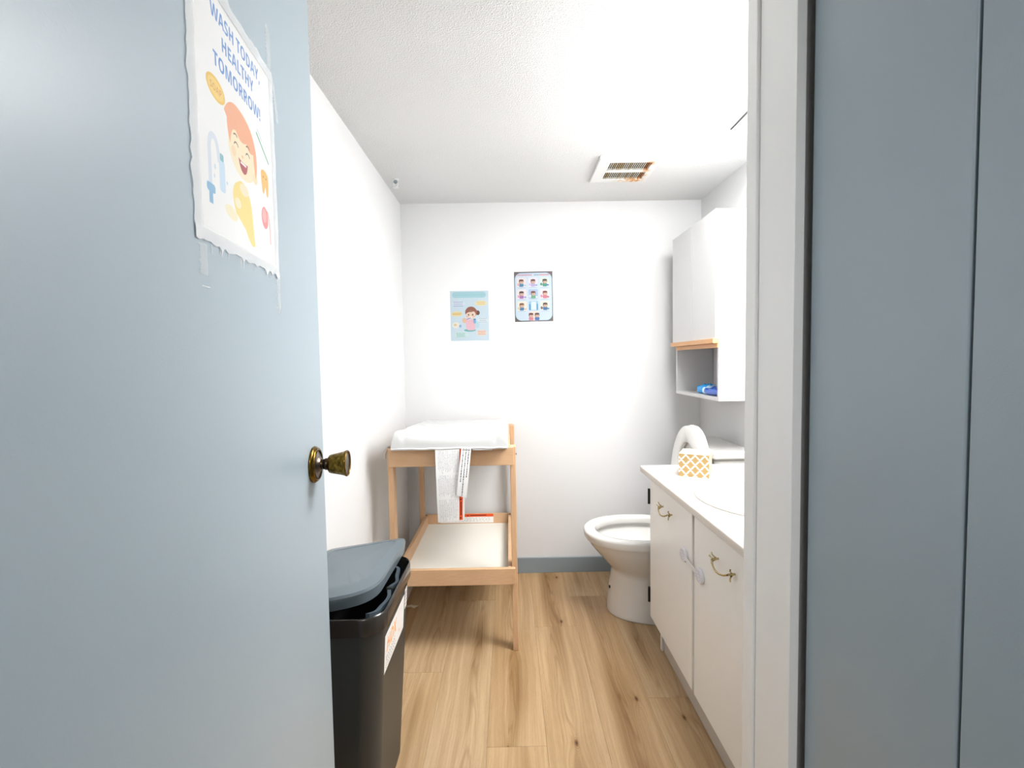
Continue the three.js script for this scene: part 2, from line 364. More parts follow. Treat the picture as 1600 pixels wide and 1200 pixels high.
// ------------------------------------------------------------------ ceiling vent
{
  const g = thing('ceiling_vent', 'square slotted fan grille with rust stains on the ceiling', 'vent');
  const x0 = 0.412, x1 = 0.68, z0 = 0.312, z1 = 0.578, yb = HC - 0.014;
  const s = new THREE.Shape([V2(x0, z0), V2(x1, z0), V2(x1, z1), V2(x0, z1)]);
  const rows = [[0.344, 0.428], [0.448, 0.535]], sx0 = 0.462, sx1 = 0.652;
  for (const [a, b] of rows) s.holes.push(new THREE.Path([V2(sx0, a), V2(sx0, b), V2(sx1, b), V2(sx1, a)]));
  const plate = new THREE.ExtrudeGeometry(s, { depth: 0.006, bevelEnabled: true, bevelSize: 0.002, bevelThickness: 0.003, bevelSegments: 2 });
  plate.rotateX(Math.PI / 2); plate.translate(0, yb + 0.009, 0);            // shape y becomes z
  const uv = plate.attributes.position, arr = new Float32Array(uv.count * 2);
  for (let i = 0; i < uv.count; i++) { arr[2 * i] = (uv.getX(i) - x0) / (x1 - x0); arr[2 * i + 1] = (uv.getZ(i) - z0) / (z1 - z0); }
  plate.setAttribute('uv', new THREE.BufferAttribute(arr, 2));
  const rust = dataTex(256, 256, (u, v) => {
    const n = n2(u * 9, v * 9) + 0.6 * n2(u * 25, v * 25);
    let k = 0;
    const near = (x, z, r) => Math.exp(-(((u - x) ** 2 + (v - z) ** 2) / (r * r)));
    k += 1.2 * near(0.8, 0.1, 0.1) + 0.9 * near(0.86, 0.8, 0.07) + 0.8 * near(0.87, 0.5, 0.06) + 0.4 * near(0.6, 0.09, 0.14) + 0.5 * near(0.87, 0.3, 0.06);
    k = clamp(k * (0.7 + 0.7 * n) * 1.1, 0, 1);
    return [226 - 30 * k, 226 - 100 * k, 224 - 165 * k];
  }, true, false);
  mesh('plate', plate, new THREE.MeshStandardMaterial({ map: rust, roughness: 0.5 }), g);
  mesh('skirt', [box(x0, yb + 0.006, z0, x1, HC, z0 + 0.004, 0), box(x0, yb + 0.006, z1 - 0.004, x1, HC, z1, 0), box(x0, yb + 0.006, z0, x0 + 0.004, HC, z1, 0), box(x1 - 0.004, yb + 0.006, z0, x1, HC, z1, 0)], M.steelWhite, g);
  mesh('shade_backing', box(sx0 - 0.012, HC - 0.004, 0.335, sx1 + 0.012, HC - 0.0005, 0.545, 0), new THREE.MeshStandardMaterial({ color: srgb(38, 36, 30), roughness: 0.9 }), g);  // thin dark sheet: the shade of the recess painted behind the slots
  const rustM = new THREE.MeshStandardMaterial({ color: srgb(164, 98, 40), roughness: 0.8 }), slatM = new THREE.MeshStandardMaterial({ color: srgb(206, 202, 190), roughness: 0.5 }), tanM = new THREE.MeshStandardMaterial({ color: srgb(186, 160, 110), roughness: 0.6 });
  for (const [a, b] of rows) {
    const n = 21, geo = box(-0.0016, yb + 0.002, a, 0.0016, yb + 0.0032, b, 0);
    for (let i = 1; i < n; i++) {
      const m = mesh('slat', geo, i > n - 3 ? rustM : (rand() < 0.25 ? tanM : slatM), g);
      m.position.x = sx0 + (sx1 - sx0) * i / n;
    }
  }
}
// sprinkler
{
  const g = thing('sprinkler_head', 'tiny white sprinkler head on the ceiling near the left wall', 'sprinkler');
  const at = (geo) => geo.translate(-0.533, HC, 0.345);
  mesh('escutcheon', at(new THREE.CylinderGeometry(0.016, 0.014, 0.004, 24).translate(0, -0.002, 0)), M.steelWhite, g);
  mesh('socket', at(new THREE.CylinderGeometry(0.008, 0.010, 0.012, 16).translate(0, -0.01, 0)), M.greyTrim, g);
  mesh('frame_arms', [at(tube([V3(-0.007, -0.014, 0), V3(-0.010, -0.026, 0), V3(0, -0.036, 0), V3(0.010, -0.026, 0), V3(0.007, -0.014, 0)], 0.0022, 20, 6))], M.steelWhite, g);
  mesh('deflector', at(new THREE.CylinderGeometry(0.013, 0.013, 0.002, 20).translate(0, -0.038, 0)), M.steelWhite, g);
}

// ------------------------------------------------------------------ prints
function blob(g, x, y, rx, ry, c, rot = 0) { g.fillStyle = c; g.beginPath(); g.ellipse(x, y, rx, ry, rot, 0, 7); g.fill(); }
function scribble(g, x, y, w, c, lines = 2, lh = 8, th = 3) {
  g.fillStyle = c;
  for (let k = 0; k < lines; k++) { let p = x - w / 2 + (k % 2) * 4; const end = x + w / 2 - (k % 2) * 6; while (p < end) { const l = 4 + ((p * 7 + k * 13) % 9); g.fillRect(p, y + k * lh, Math.min(l, end - p), th); p += l + 3; } }
}
function rrect(g, x, y, w, h, r, c) { g.fillStyle = c; g.beginPath(); g.roundRect(x, y, w, h, r); g.fill(); }
const girlPoster = canvas(432, 558, (g, w, h) => {
  g.fillStyle = '#d3e6f1'; g.fillRect(0, 0, w, h);
  rrect(g, 22, 12, 380, 66, 33, '#aed9e2');
  scribble(g, 212, 42, 330, '#9ccfda', 1, 8, 8);
  blob(g, 345, 140, 66, 30, '#f3e6b8'); scribble(g, 345, 124, 100, '#d8b464', 2, 20, 8);
  blob(g, 72, 256, 64, 30, '#f3e3b0'); scribble(g, 74, 246, 104, '#dba94e', 2, 12, 8);
  blob(g, 92, 140, 76, 32, '#dfe9f6'); scribble(g, 92, 120, 110, '#8ea3cf', 3, 22, 8);
  blob(g, 364, 330, 60, 34, '#dfecf3'); scribble(g, 364, 306, 84, '#a8b8c2', 3, 20, 7);
  blob(g, 60, 382, 42, 34, '#f6efe3'); blob(g, 52, 378, 18, 14, '#e8cf9c'); blob(g, 108, 392, 14, 16, '#8fb3d8');
  blob(g, 348, 470, 58, 34, '#f4dfd2'); scribble(g, 348, 450, 90, '#e0a079', 3, 16, 8);
  blob(g, 116, 492, 84, 34, '#d3ecea'); scribble(g, 112, 470, 100, '#7fb5b0', 3, 18, 8);
  // girl brushing her teeth
  blob(g, 216, 440, 66, 16, '#6fb5b2');
  g.fillStyle = '#f4c3cf'; g.beginPath(); g.moveTo(176, 320); g.quadraticCurveTo(160, 440, 206, 440); g.lineTo(262, 440); g.quadraticCurveTo(300, 400, 276, 320); g.fill();
  blob(g, 156, 330, 24, 30, '#efc5a4'); blob(g, 300, 380, 22, 40, '#bfe0ee');
  blob(g, 308, 246, 22, 26, '#6a4338'); blob(g, 290, 226, 12, 12, '#c46070');
  blob(g, 232, 240, 66, 64, '#9c6350');
  blob(g, 228, 266, 56, 48, '#f6d9c2');
  g.fillStyle = '#9c6350'; g.beginPath(); g.moveTo(170, 250); g.quadraticCurveTo(200, 200, 290, 232); g.quadraticCurveTo(250, 226, 236, 238); g.quadraticCurveTo(200, 228, 170, 262); g.fill();
  blob(g, 204, 268, 7, 10, '#3c3a3c'); blob(g, 250, 268, 7, 10, '#3c3a3c');
  blob(g, 188, 288, 10, 7, '#f1b5a6'); blob(g, 264, 288, 10, 7, '#f1b5a6');
  blob(g, 228, 298, 16, 8, '#ffffff');
  g.strokeStyle = '#8f7fc8'; g.lineWidth = 8; g.beginPath(); g.moveTo(180, 318); g.lineTo(232, 300); g.stroke();
  g.fillStyle = '#5e8fc2'; g.fillRect(258, 310, 26, 40); blob(g, 271, 346, 16, 20, '#7db3d8');
});
const washPoster = canvas(432, 558, (g, w, h) => {
  g.fillStyle = '#6f6663'; g.fillRect(0, 0, w, h);
  rrect(g, 8, 14, 416, 532, 70, '#b9dcf3');
  rrect(g, 14, 20, 404, 520, 64, '#d9ebfa');
  scribble(g, 120, 30, 160, '#e08aa0', 1, 8, 16); scribble(g, 252, 32, 60, '#8fa6b8', 1, 8, 12); scribble(g, 340, 30, 110, '#e79a98', 1, 8, 16);
  const cells = [[84, 118, 0], [212, 118, 1], [340, 118, 2], [84, 250, 3], [212, 250, 4], [340, 250, 5], [84, 382, 6], [212, 382, 7], [340, 382, 8], [216, 494, 9]];
  const bg = ['#fbeef0', '#f6eefb', '#eaf6ea', '#fdf0ee', '#b9cdf0', '#fdeef1', '#fdf3dc', '#9fd0ee', '#eef3e3', '#fbe6da'];
  const shirt = ['#4f8fc0', '#c9b8e6', '#4aa392', '#b07ac0', '#6fb58e', '#e07f92', '#3f86b8', '#dff0fb', '#3d79b0', '#e28a9c'];
  const hair = ['#6b4438', '#6e4136', '#4d3a36', '#4a3331', '#7c4a3c', '#7b3f3a', '#7c4b36', '#eaf6fd', '#5a4238', '#6a4038'];
  for (const [x, y, k] of cells) {
    rrect(g, x - 52, y - 52, 104, 104, 10, bg[k]);
    if (k === 7) { g.fillStyle = '#e8f6fe'; g.fillRect(x - 26, y - 46, 56, 92); g.fillStyle = '#4d9fd0'; g.fillRect(x - 50, y - 20, 16, 66); g.fillRect(x + 36, y - 20, 14, 66); continue; }
    const body = (cx, cc, hh) => {
      rrect(g, cx - 26, y + 12, 52, 38, 14, cc); blob(g, cx, y - 8, 26, 26, hh); blob(g, cx + 2, y - 2, 20, 19, '#f4cdb4');
      g.fillStyle = hh; g.fillRect(cx - 24, y - 30, 48, 16); blob(g, cx, y - 22, 26, 12, hh);
      blob(g, cx - 6, y - 1, 3, 4, '#3a3434'); blob(g, cx + 9, y - 1, 3, 4, '#3a3434'); blob(g, cx + 2, y + 9, 6, 3, '#d77f78');
    };
    if (k === 9) { body(x - 34, shirt[9], hair[9]); body(x + 34, '#4a78bc', hair[8]); }
    else { body(x + (k % 3 - 1) * 4, shirt[k], hair[k]); blob(g, x - 36, y + 24, 13, 16, ['#f3b7ae', '#d9cdf3', '#53a58f', '#f2a9b5', '#e9f1fc', '#e79ab0', '#f5cf9c', '#fff', '#7e6a66', '#fff'][k]); blob(g, x + 38, y + 34, 12, 10, ['#bcd7ea', '#8fb8dd', '#6b86c9', '#8fa6d8', '#f7f9fd', '#c86a84', '#f0c0a6', '#fff', '#5b8fb6', '#fff'][k]); }
    scribble(g, x, y + 58, 86, '#a8b9cf', 1, 8, 5);
  }
});
const doorPoster = canvas(864, 1128, (g, w, h) => {
  g.fillStyle = '#fbfbfa'; g.fillRect(0, 0, w, h);
  const X = (u) => u * w, Y = (v) => v * h;
  g.fillStyle = '#5f93d6'; g.textAlign = 'left'; g.textBaseline = 'alphabetic';
  const line = (s, u0, u1, v) => { g.font = 'bold 92px sans-serif'; const m = g.measureText(s).width; g.save(); g.translate(X(u0), Y(v)); g.scale(X(u1 - u0) / m, 1); g.fillText(s, 0, 0); g.restore(); };
  line('WASH TODAY,', 0.19, 0.835, 0.105); line('HEALTHY', 0.30, 0.72, 0.2); line('TOMORROW!', 0.2, 0.82, 0.297);
  // soap
  g.fillStyle = '#f7c95a'; g.beginPath(); g.ellipse(X(0.216), Y(0.394), X(0.102), Y(0.047), 0.08, 0, 7); g.fill();
  g.fillStyle = '#fbd978'; g.beginPath(); g.ellipse(X(0.216), Y(0.394), X(0.085), Y(0.036), 0.08, 0, 7); g.fill();
  g.fillStyle = '#e8a860'; g.font = 'bold 44px sans-serif'; g.textAlign = 'center'; g.fillText('SOAP', X(0.216), Y(0.408));
  // tap and bottle
  g.strokeStyle = '#dfe7f2'; g.lineWidth = 30; g.lineCap = 'round'; g.beginPath(); g.moveTo(X(0.115), Y(0.83)); g.lineTo(X(0.115), Y(0.66)); g.quadraticCurveTo(X(0.12), Y(0.6), X(0.165), Y(0.6)); g.quadraticCurveTo(X(0.205), Y(0.6), X(0.215), Y(0.68)); g.stroke();
  g.fillStyle = '#8fc0e2'; g.beginPath(); g.roundRect(X(0.075), Y(0.8), 76, 40, 14); g.fill(); g.fillRect(X(0.095), Y(0.8), 34, 90);
  g.fillStyle = '#d0e6f7'; g.beginPath(); g.roundRect(X(0.215), Y(0.67), 56, 150, 18); g.fill(); g.fillStyle = '#86c0cc'; g.beginPath(); g.roundRect(X(0.228), Y(0.645), 36, 34, 8); g.fill();
  blob(g, X(0.17), Y(0.72), 8, 12, '#cfe4f4'); blob(g, X(0.16), Y(0.76), 7, 10, '#cfe4f4'); blob(g, X(0.3), Y(0.75), 8, 8, '#bcdcf2');
  // boy
  g.fillStyle = '#fbe48f'; g.beginPath(); g.moveTo(X(0.41), Y(0.715)); g.quadraticCurveTo(X(0.33), Y(0.76), X(0.40), Y(0.85)); g.lineTo(X(0.52), Y(0.90)); g.quadraticCurveTo(X(0.60), Y(0.985), X(0.65), Y(0.95)); g.lineTo(X(0.62), Y(0.79)); g.quadraticCurveTo(X(0.58), Y(0.68), X(0.47), Y(0.69)); g.fill();
  g.fillStyle = '#fdf3cf'; g.beginPath(); g.ellipse(X(0.34), Y(0.865), X(0.075), Y(0.028), 0.15, 0, 7); g.fill(); blob(g, X(0.43), Y(0.80), 34, 26, '#fdf3d2');
  blob(g, X(0.52), Y(0.72), 52, 30, '#fdf0d0');
  blob(g, X(0.525), Y(0.555), X(0.19), Y(0.118), '#fdeecb');
  blob(g, X(0.69), Y(0.62), 30, 30, '#fbe7bd'); blob(g, X(0.40), Y(0.58), 26, 26, '#fbdfb8');
  g.fillStyle = '#f7b18b'; g.beginPath(); g.moveTo(X(0.30), Y(0.44)); g.quadraticCurveTo(X(0.36), Y(0.36), X(0.47), Y(0.366)); g.quadraticCurveTo(X(0.68), Y(0.375), X(0.72), Y(0.5)); g.quadraticCurveTo(X(0.735), Y(0.57), X(0.70), Y(0.62)); g.quadraticCurveTo(X(0.675), Y(0.56), X(0.675), Y(0.51)); g.quadraticCurveTo(X(0.61), Y(0.53), X(0.58), Y(0.49)); g.quadraticCurveTo(X(0.50), Y(0.525), X(0.44), Y(0.48)); g.quadraticCurveTo(X(0.38), Y(0.475), X(0.36), Y(0.56)); g.quadraticCurveTo(X(0.325), Y(0.51), X(0.33), Y(0.46)); g.closePath(); g.fill();
  g.strokeStyle = '#7d5a50'; g.lineWidth = 7; g.lineCap = 'round';
  for (const [u, v] of [[0.435, 0.545], [0.59, 0.545]]) { g.beginPath(); g.arc(X(u), Y(v) + 10, 24, Math.PI * 1.15, Math.PI * 1.85); g.stroke(); }
  for (const [u, v] of [[0.43, 0.508], [0.595, 0.508]]) { g.beginPath(); g.arc(X(u), Y(v) + 14, 26, Math.PI * 1.25, Math.PI * 1.75); g.stroke(); }
  g.fillStyle = '#b8545a'; g.beginPath(); g.moveTo(X(0.46), Y(0.588)); g.quadraticCurveTo(X(0.52), Y(0.602), X(0.585), Y(0.59)); g.quadraticCurveTo(X(0.57), Y(0.645), X(0.525), Y(0.645)); g.quadraticCurveTo(X(0.475), Y(0.64), X(0.46), Y(0.588)); g.fill();
  g.fillStyle = '#ffffff'; g.fillRect(X(0.485), Y(0.597), 66, 10);
  blob(g, X(0.515), Y(0.57), 12, 8, '#f3c49c');
  // toothbrush, tooth, hand mirror
  g.strokeStyle = '#5fae84'; g.lineWidth = 13; g.beginPath(); g.moveTo(X(0.74), Y(0.38)); g.lineTo(X(0.925), Y(0.472)); g.stroke();
  g.strokeStyle = '#bcd6ea'; g.lineWidth = 9; g.beginPath(); g.moveTo(X(0.755), Y(0.357)); g.lineTo(X(0.815), Y(0.39)); g.stroke();
  g.fillStyle = '#f3c272'; g.beginPath(); g.moveTo(X(0.79), Y(0.545)); g.quadraticCurveTo(X(0.84), Y(0.515), X(0.905), Y(0.545)); g.quadraticCurveTo(X(0.92), Y(0.59), X(0.895), Y(0.655)); g.lineTo(X(0.872), Y(0.655)); g.lineTo(X(0.855), Y(0.61)); g.lineTo(X(0.825), Y(0.655)); g.lineTo(X(0.805), Y(0.65)); g.quadraticCurveTo(X(0.78), Y(0.59), X(0.79), Y(0.545)); g.fill();
  blob(g, X(0.825), Y(0.568), 5, 6, '#6b4a34'); blob(g, X(0.87), Y(0.568), 5, 6, '#6b4a34');
  blob(g, X(0.825), Y(0.775), 48, 62, '#ee8f8f'); blob(g, X(0.818), Y(0.765), 28, 40, '#f7b3b0');
  g.strokeStyle = '#e88f7a'; g.lineWidth = 10; g.beginPath(); g.moveTo(X(0.86), Y(0.735)); g.quadraticCurveTo(X(0.91), Y(0.73), X(0.91), Y(0.89)); g.stroke();
});
function sheet(name, w, h, d, tex, mat, parent, ink = 1) {
  const g = new THREE.BoxGeometry(w, h, d);
  const side = new THREE.MeshStandardMaterial({ color: srgb(240, 240, 238), roughness: 0.7 });
  const front = new THREE.MeshStandardMaterial({ map: tex, color: new THREE.Color(ink, ink, ink), roughness: mat ?? 0.55 });
  const m = new THREE.Mesh(g, [side, side, side, side, front, side]);
  m.name = parent ? name : numbered(name); m.castShadow = m.receiveShadow = true;
  (parent || scene).add(m);
  return m;
}
{
  const p = sheet('poster', 0.216, 0.279, 0.001, girlPoster, 0.5, null, 0.62);
  p.position.set(-0.3253 + 0.108, 1.6176 - 0.1395, 0.0007);
  p.userData = { label: 'pale blue poster of a girl brushing her teeth on the back wall', category: 'poster' };
  const q = sheet('poster', 0.216, 0.279, 0.001, washPoster, 0.4, null, 0.55);
  q.position.set(0.0361 + 0.108, 1.7195 - 0.1395, 0.0007); q.rotation.z = 0.008;
  q.userData = { label: 'dark-cornered hand washing poster with a grid of children on the back wall', category: 'poster' };
  // laminated poster taped to the door
  const g = thing('poster', 'white HEALTHY TOMORROW poster with smiling boy taped to the grey door', 'poster');
  g.position.copy(door.position); g.rotation.y = door.rotation.y;
  const px = 0.325, py = 1.3662, pw = 0.2134, ph = 0.279;
  const s = sheet('print', pw, ph, 0.0008, doorPoster, 0.3, g, 0.72); s.position.set(px + pw / 2, py + ph / 2, 0.0006);
  const tapeM = new THREE.MeshPhysicalMaterial({ color: srgb(246, 247, 248), roughness: 0.25, transparent: true, opacity: 0.42, clearcoat: 0.3 });
  const oldM = new THREE.MeshPhysicalMaterial({ color: srgb(232, 236, 238), roughness: 0.35, transparent: true, opacity: 0.22 });
  // ragged tape: a strip with torn edges, following the paper's border
  const strip = (x0, y0, x1, y1, w, seed, mat, z, name, rag = 0.004) => {
    const r = rng(seed), n = 34, L = Math.hypot(x1 - x0, y1 - y0), dx = (x1 - x0) / L, dy = (y1 - y0) / L, sh = new THREE.Shape();
    const pt = (t, s) => V2(x0 + dx * t * L - dy * s, y0 + dy * t * L + dx * s);
    const a = [], b = [];
    for (let i = 0; i <= n; i++) { a.push(pt(i / n, w / 2)); b.push(pt(i / n, -w / 2 - rag * Math.pow(r(), 3) * 1.6)); }
    sh.setFromPoints(a.concat(b.reverse()));
    const ge = new THREE.ExtrudeGeometry(sh, { depth: 0.0002, bevelEnabled: false }); ge.translate(0, 0, z);
    return mesh(name, ge, mat, g);
  };
  const x1 = px + pw, y1 = py + ph;
  strip(px - 0.004, y1 + 0.012, px - 0.004, py - 0.012, 0.015, 3, tapeM, 0.0012, 'tape', 0.004);
  strip(x1 + 0.003, py - 0.014, x1 + 0.003, y1 + 0.012, 0.013, 4, tapeM, 0.0013, 'tape', 0.003);
  strip(px - 0.012, py - 0.004, x1 + 0.01, py - 0.004, 0.013, 5, tapeM, 0.0016, 'tape', 0.005);
  strip(x1 + 0.01, y1 + 0.004, px - 0.012, y1 + 0.004, 0.013, 6, tapeM, 0.0018, 'tape', 0.003);
  strip(px + 0.004, py - 0.016, px + 0.004, py - 0.05, 0.014, 7, oldM, 0.0003, 'tape_residue', 0.004);
  strip(x1 + 0.008, py - 0.016, x1 + 0.008, py - 0.062, 0.012, 8, oldM, 0.0003, 'tape_residue', 0.006);
  strip(x1 + 0.004, y1 + 0.075, x1 + 0.004, y1 + 0.012, 0.014, 9, oldM, 0.0003, 'tape_residue', 0.004);
  strip(x1 + 0.016, y1 + 0.005, x1 + 0.03, y1 - 0.05, 0.01, 10, oldM, 0.0003, 'tape_residue', 0.004);
  const bits = [];
  const r = rng(21);
  for (let i = 0; i < 9; i++) { const bx = px + r() * pw, l = 0.004 + r() * 0.007; bits.push(box(bx, py - 0.0135 - l, 0.0003, bx + 0.0016, py - 0.012, 0.0005, 0)); }
  bits.push(box(px - 0.003, py - 0.0625, 0.0003, px + 0.014, py - 0.061, 0.0005, 0), box(x1 + 0.003, py - 0.071, 0.0003, x1 + 0.006, py - 0.055, 0.0005, 0), box(x1 + 0.009, py - 0.068, 0.0003, x1 + 0.011, py - 0.06, 0.0005, 0));
  for (const b of bits) mesh('tape_scrap', b, tapeM, g);
}

// ------------------------------------------------------------------ changing table
const table = thing('changing_table', 'beech changing table with an open lower shelf in the corner', 'changing table');
const TX0 = -0.5087, TX1 = 0.0213, TZ0 = 0.03, TZ1 = 0.75, TOP = 0.868;
{
  const leg = (x0, x1, z0, z1) => mesh('leg', metreUV(box(x0, 0, z0, x1, TOP, z1, 0.003)), M.beechUp, table);
  const fw = 0.024, fd = 0.042;
  leg(TX0, TX0 + fw, TZ1 - 0.022 - fd, TZ1 - 0.019); leg(TX1 - fw, TX1, TZ1 - 0.022 - fd, TZ1 - 0.019);
  leg(TX0, TX0 + fw, TZ0 + 0.019, TZ0 + 0.022 + fd); leg(TX1 - fw, TX1, TZ0 + 0.019, TZ0 + 0.022 + fd);
  const lowTop = 0.362, lowBot = 0.294, upBot = 0.794;
  const rail = (n, x0, y0, z0, x1, y1, z1) => mesh(n, metreUV(box(x0, y0, z0, x1, y1, z1, 0.002)), M.beech, table);
  for (const [a, b] of [[upBot, TOP], [lowBot, lowTop]]) {
    rail('end_rail', TX0 + 0.010, a, TZ1 - 0.019, TX1 - 0.009, b, TZ1);
    rail('end_rail', TX0 + 0.010, a, TZ0, TX1 - 0.009, b, TZ0 + 0.019);
    for (const s of [0, 1]) {
      const x = s ? TX1 - fw - 0.016 : TX0 + fw;
      const m = rail('side_rail', x, a, TZ0 + 0.019, x + 0.016, b, TZ1 - 0.019);
      m.material = M.beech;
    }
  }
  mesh('table_board', box(TX0 + fw + 0.012, 0.826, TZ0 + 0.019, TX1 - fw - 0.012, 0.838, TZ1 - 0.019, 0.001), M.board, table);
  mesh('shelf_board', box(TX0 + fw + 0.012, 0.300, TZ0 + 0.015, TX1 - fw - 0.012, 0.309, TZ1 - 0.015, 0.001), M.board, table);
  for (const [y, z] of [[0.833, TZ1 - 0.04], [0.325, TZ1 - 0.04]]) for (const s of [0, 1]) mesh('screw', new THREE.CylinderGeometry(0.004, 0.004, 0.004, 12).rotateZ(Math.PI / 2).translate(s ? TX1 + 0.0015 : TX0 - 0.0015, y, z), M.pewter, table);
  for (const s of [0, 1]) mesh('screw', new THREE.CylinderGeometry(0.004, 0.004, 0.003, 12).translate(s ? TX1 - 0.032 : TX0 + 0.032, 0.3625, TZ0 + 0.03), M.black, table);
  const st = canvas(600, 100, (g, w, h) => {
    g.fillStyle = '#eceae6'; g.fillRect(0, 0, w, h); g.fillStyle = '#e8561f'; g.fillRect(0, 0, w, 34);
    g.fillStyle = '#5a1c08'; g.fillRect(60, 12, 150, 10); g.beginPath(); g.moveTo(300, 24); g.lineTo(312, 8); g.lineTo(324, 24); g.fill(); g.fillRect(340, 12, 180, 10);
    g.fillStyle = '#b5b3b0'; for (let k = 0; k < 5; k++) for (let x = 20; x < w - 30; x += 26 + (x * 7 + k * 31) % 20) g.fillRect(x, 44 + k * 10, 18, 3);
  });
  const s = sheet('warning_sticker', 0.30, 0.05, 0.0008, st, 0.6, table); s.position.set(-0.253, 0.339, TZ0 + 0.0198);
  s.userData = { label: 'orange and white warning sticker on the rear shelf rail' };
}
// ------------------------------------------------------------------ changing pad with hanging labels
const pad = thing('changing_pad', 'white wipe-clean changing pad with hanging paper labels on the beech table', 'changing pad');
{
  const x0 = -0.480, x1 = -0.010, z0 = 0.05, z1 = 0.785, yb = 0.8743;
  const cx = (x0 + x1) / 2, cz = (z0 + z1) / 2, hx = (x1 - x0) / 2, hz = (z1 - z0) / 2;
  const nx = 56, nz = 64, topY = (a, b) => {                  // a, b in -1..1
    const front = (b + 1) / 2;
    const bol = Math.pow(Math.abs(a), 3.2);
    let h = 0.022 + 0.020 * front + bol * (0.004 + 0.032 * Math.pow(front, 1.3)) + 0.010 * Math.pow(Math.max(0, b), 6);
    const e = Math.max(Math.abs(a), Math.abs(b));
    const fa = 1 - Math.pow(Math.abs(a), 22), fb = 1 - Math.pow(Math.abs(b), 26);
    h *= Math.pow(Math.max(0, fa), 0.4) * Math.pow(Math.max(0, fb), 0.4);
    h += (0.0035 * n2(a * 2.2 + 4, b * 2.6) + 0.0022 * n2(a * 6, b * 7 + 3)) * Math.min(1, (1 - e) * 12);
    // creases running in from the corners
    const cr = Math.exp(-Math.pow((Math.abs(a) - 0.78 - 0.1 * (1 - b)) / 0.05, 2)) * Math.pow(Math.max(0, b), 3);
    h -= 0.012 * cr; h -= 0.004 * Math.pow(Math.max(0, n2(a * 9 + 2, b * 1.5)), 2) * Math.pow(Math.max(0, b), 4) * (fb > 0.5 ? 1 : 0.4);
    return yb + 0.004 + h;
  };
  const pos = [], idx = [];
  const ease = (t) => Math.sin(t * Math.PI / 2);
  for (let j = 0; j <= nz; j++) for (let i = 0; i <= nx; i++) {
    const a = ease(-1 + 2 * i / nx), b = ease(-1 + 2 * j / nz);
    const bulge = 1;
    pos.push(cx + hx * a * bulge, topY(a, b), cz + hz * b * bulge);
  }
  for (let j = 0; j < nz; j++) for (let i = 0; i < nx; i++) { const p = j * (nx + 1) + i; idx.push(p, p + nx + 1, p + 1, p + 1, p + nx + 1, p + nx + 2); }
  const top = new THREE.BufferGeometry(); top.setAttribute('position', new THREE.Float32BufferAttribute(pos, 3)); top.setIndex(idx); top.computeVertexNormals();
  mesh('pad_body', [top, box(x0, yb - 0.006, z0, x1, yb + 0.005, z1, 0.002)], M.vinyl, pad);
  // front welt hanging a little over the rail
  const w = [];
  for (let i = 0; i <= 30; i++) { const t = i / 30; w.push(V3(x0 + 0.004 + (x1 - x0 - 0.008) * t, 0.8745 + 0.0015 * n2(t * 5, 1), 0.788 + 0.002 * n2(t * 4, 7))); }
  mesh('hem', tube(w, 0.0045, 60, 8), M.vinyl, pad);
  mesh('flap', box(-0.152, 0.866, 0.7895, -0.073, 0.880, 0.7915, 0.0008), M.vinyl, pad);
  // hanging labels: bent thin sheets
  const hang = (name, tex, tl, tr, bl, br, bend, label) => {
    const nxs = 8, nys = 24, P = [], U = [], I = [];
    for (const side of [0, 1]) for (let j = 0; j <= nys; j++) for (let i = 0; i <= nxs; i++) {
      const u = i / nxs, v = j / nys;
      const x = (tl[0] * (1 - u) + tr[0] * u) * (1 - v) + (bl[0] * (1 - u) + br[0] * u) * v;
      const y = (tl[1] * (1 - u) + tr[1] * u) * (1 - v) + (bl[1] * (1 - u) + br[1] * u) * v;
      const z = tl[2] * (1 - v) + bl[2] * v + bend(u, v) - side * 0.0006;
      P.push(x, y, z); U.push(u, 1 - v);
    }
    const S = (nxs + 1) * (nys + 1);
    for (let j = 0; j < nys; j++) for (let i = 0; i < nxs; i++) { const p = j * (nxs + 1) + i; I.push(p, p + nxs + 1, p + 1, p + 1, p + nxs + 1, p + nxs + 2, S + p, S + p + 1, S + p + nxs + 1, S + p + 1, S + p + nxs + 2, S + p + nxs + 1); }
    const g = new THREE.BufferGeometry(); g.setAttribute('position', new THREE.Float32BufferAttribute(P, 3)); g.setAttribute('uv', new THREE.Float32BufferAttribute(U, 2)); g.setIndex(I); g.computeVertexNormals();
    const m = mesh(name, g, new THREE.MeshStandardMaterial({ map: tex, roughness: 0.6 }), pad);
    m.userData = { label };
  };
  const big = canvas(360, 900, (g, w, h) => {
    g.fillStyle = '#efefee'; g.fillRect(0, 0, w, h);
    const r = rng(5);
    for (let b = 0; b < 3; b++) {
      const y0 = 40 + b * 292, y1 = y0 + 262;
      for (let x = 30; x < 270; x += 13) { let y = y0 + (r() < 0.3 ? 40 : 0); const end = y1 - r() * 60; while (y < end) { const l = 8 + r() * 26; g.fillStyle = r() < 0.4 ? '#a9a9ad' : '#c3c3c6'; g.fillRect(x, y, 4, l); y += l + 5; } }
    }
    g.fillStyle = '#e8561f'; g.fillRect(290, 10, 46, 330); g.fillRect(290, 560, 46, 330);
    g.fillStyle = '#4a1606'; for (const y of [70, 620]) { g.beginPath(); g.moveTo(300, y); g.lineTo(326, y + 13); g.lineTo(300, y + 26); g.fill(); } g.fillRect(306, 112, 14, 130); g.fillRect(306, 660, 14, 170);
    g.fillStyle = '#4a1606'; for (const y of [300, 850]) { g.beginPath(); g.moveTo(300, y); g.lineTo(326, y + 13); g.lineTo(300, y + 26); g.fill(); }
  });
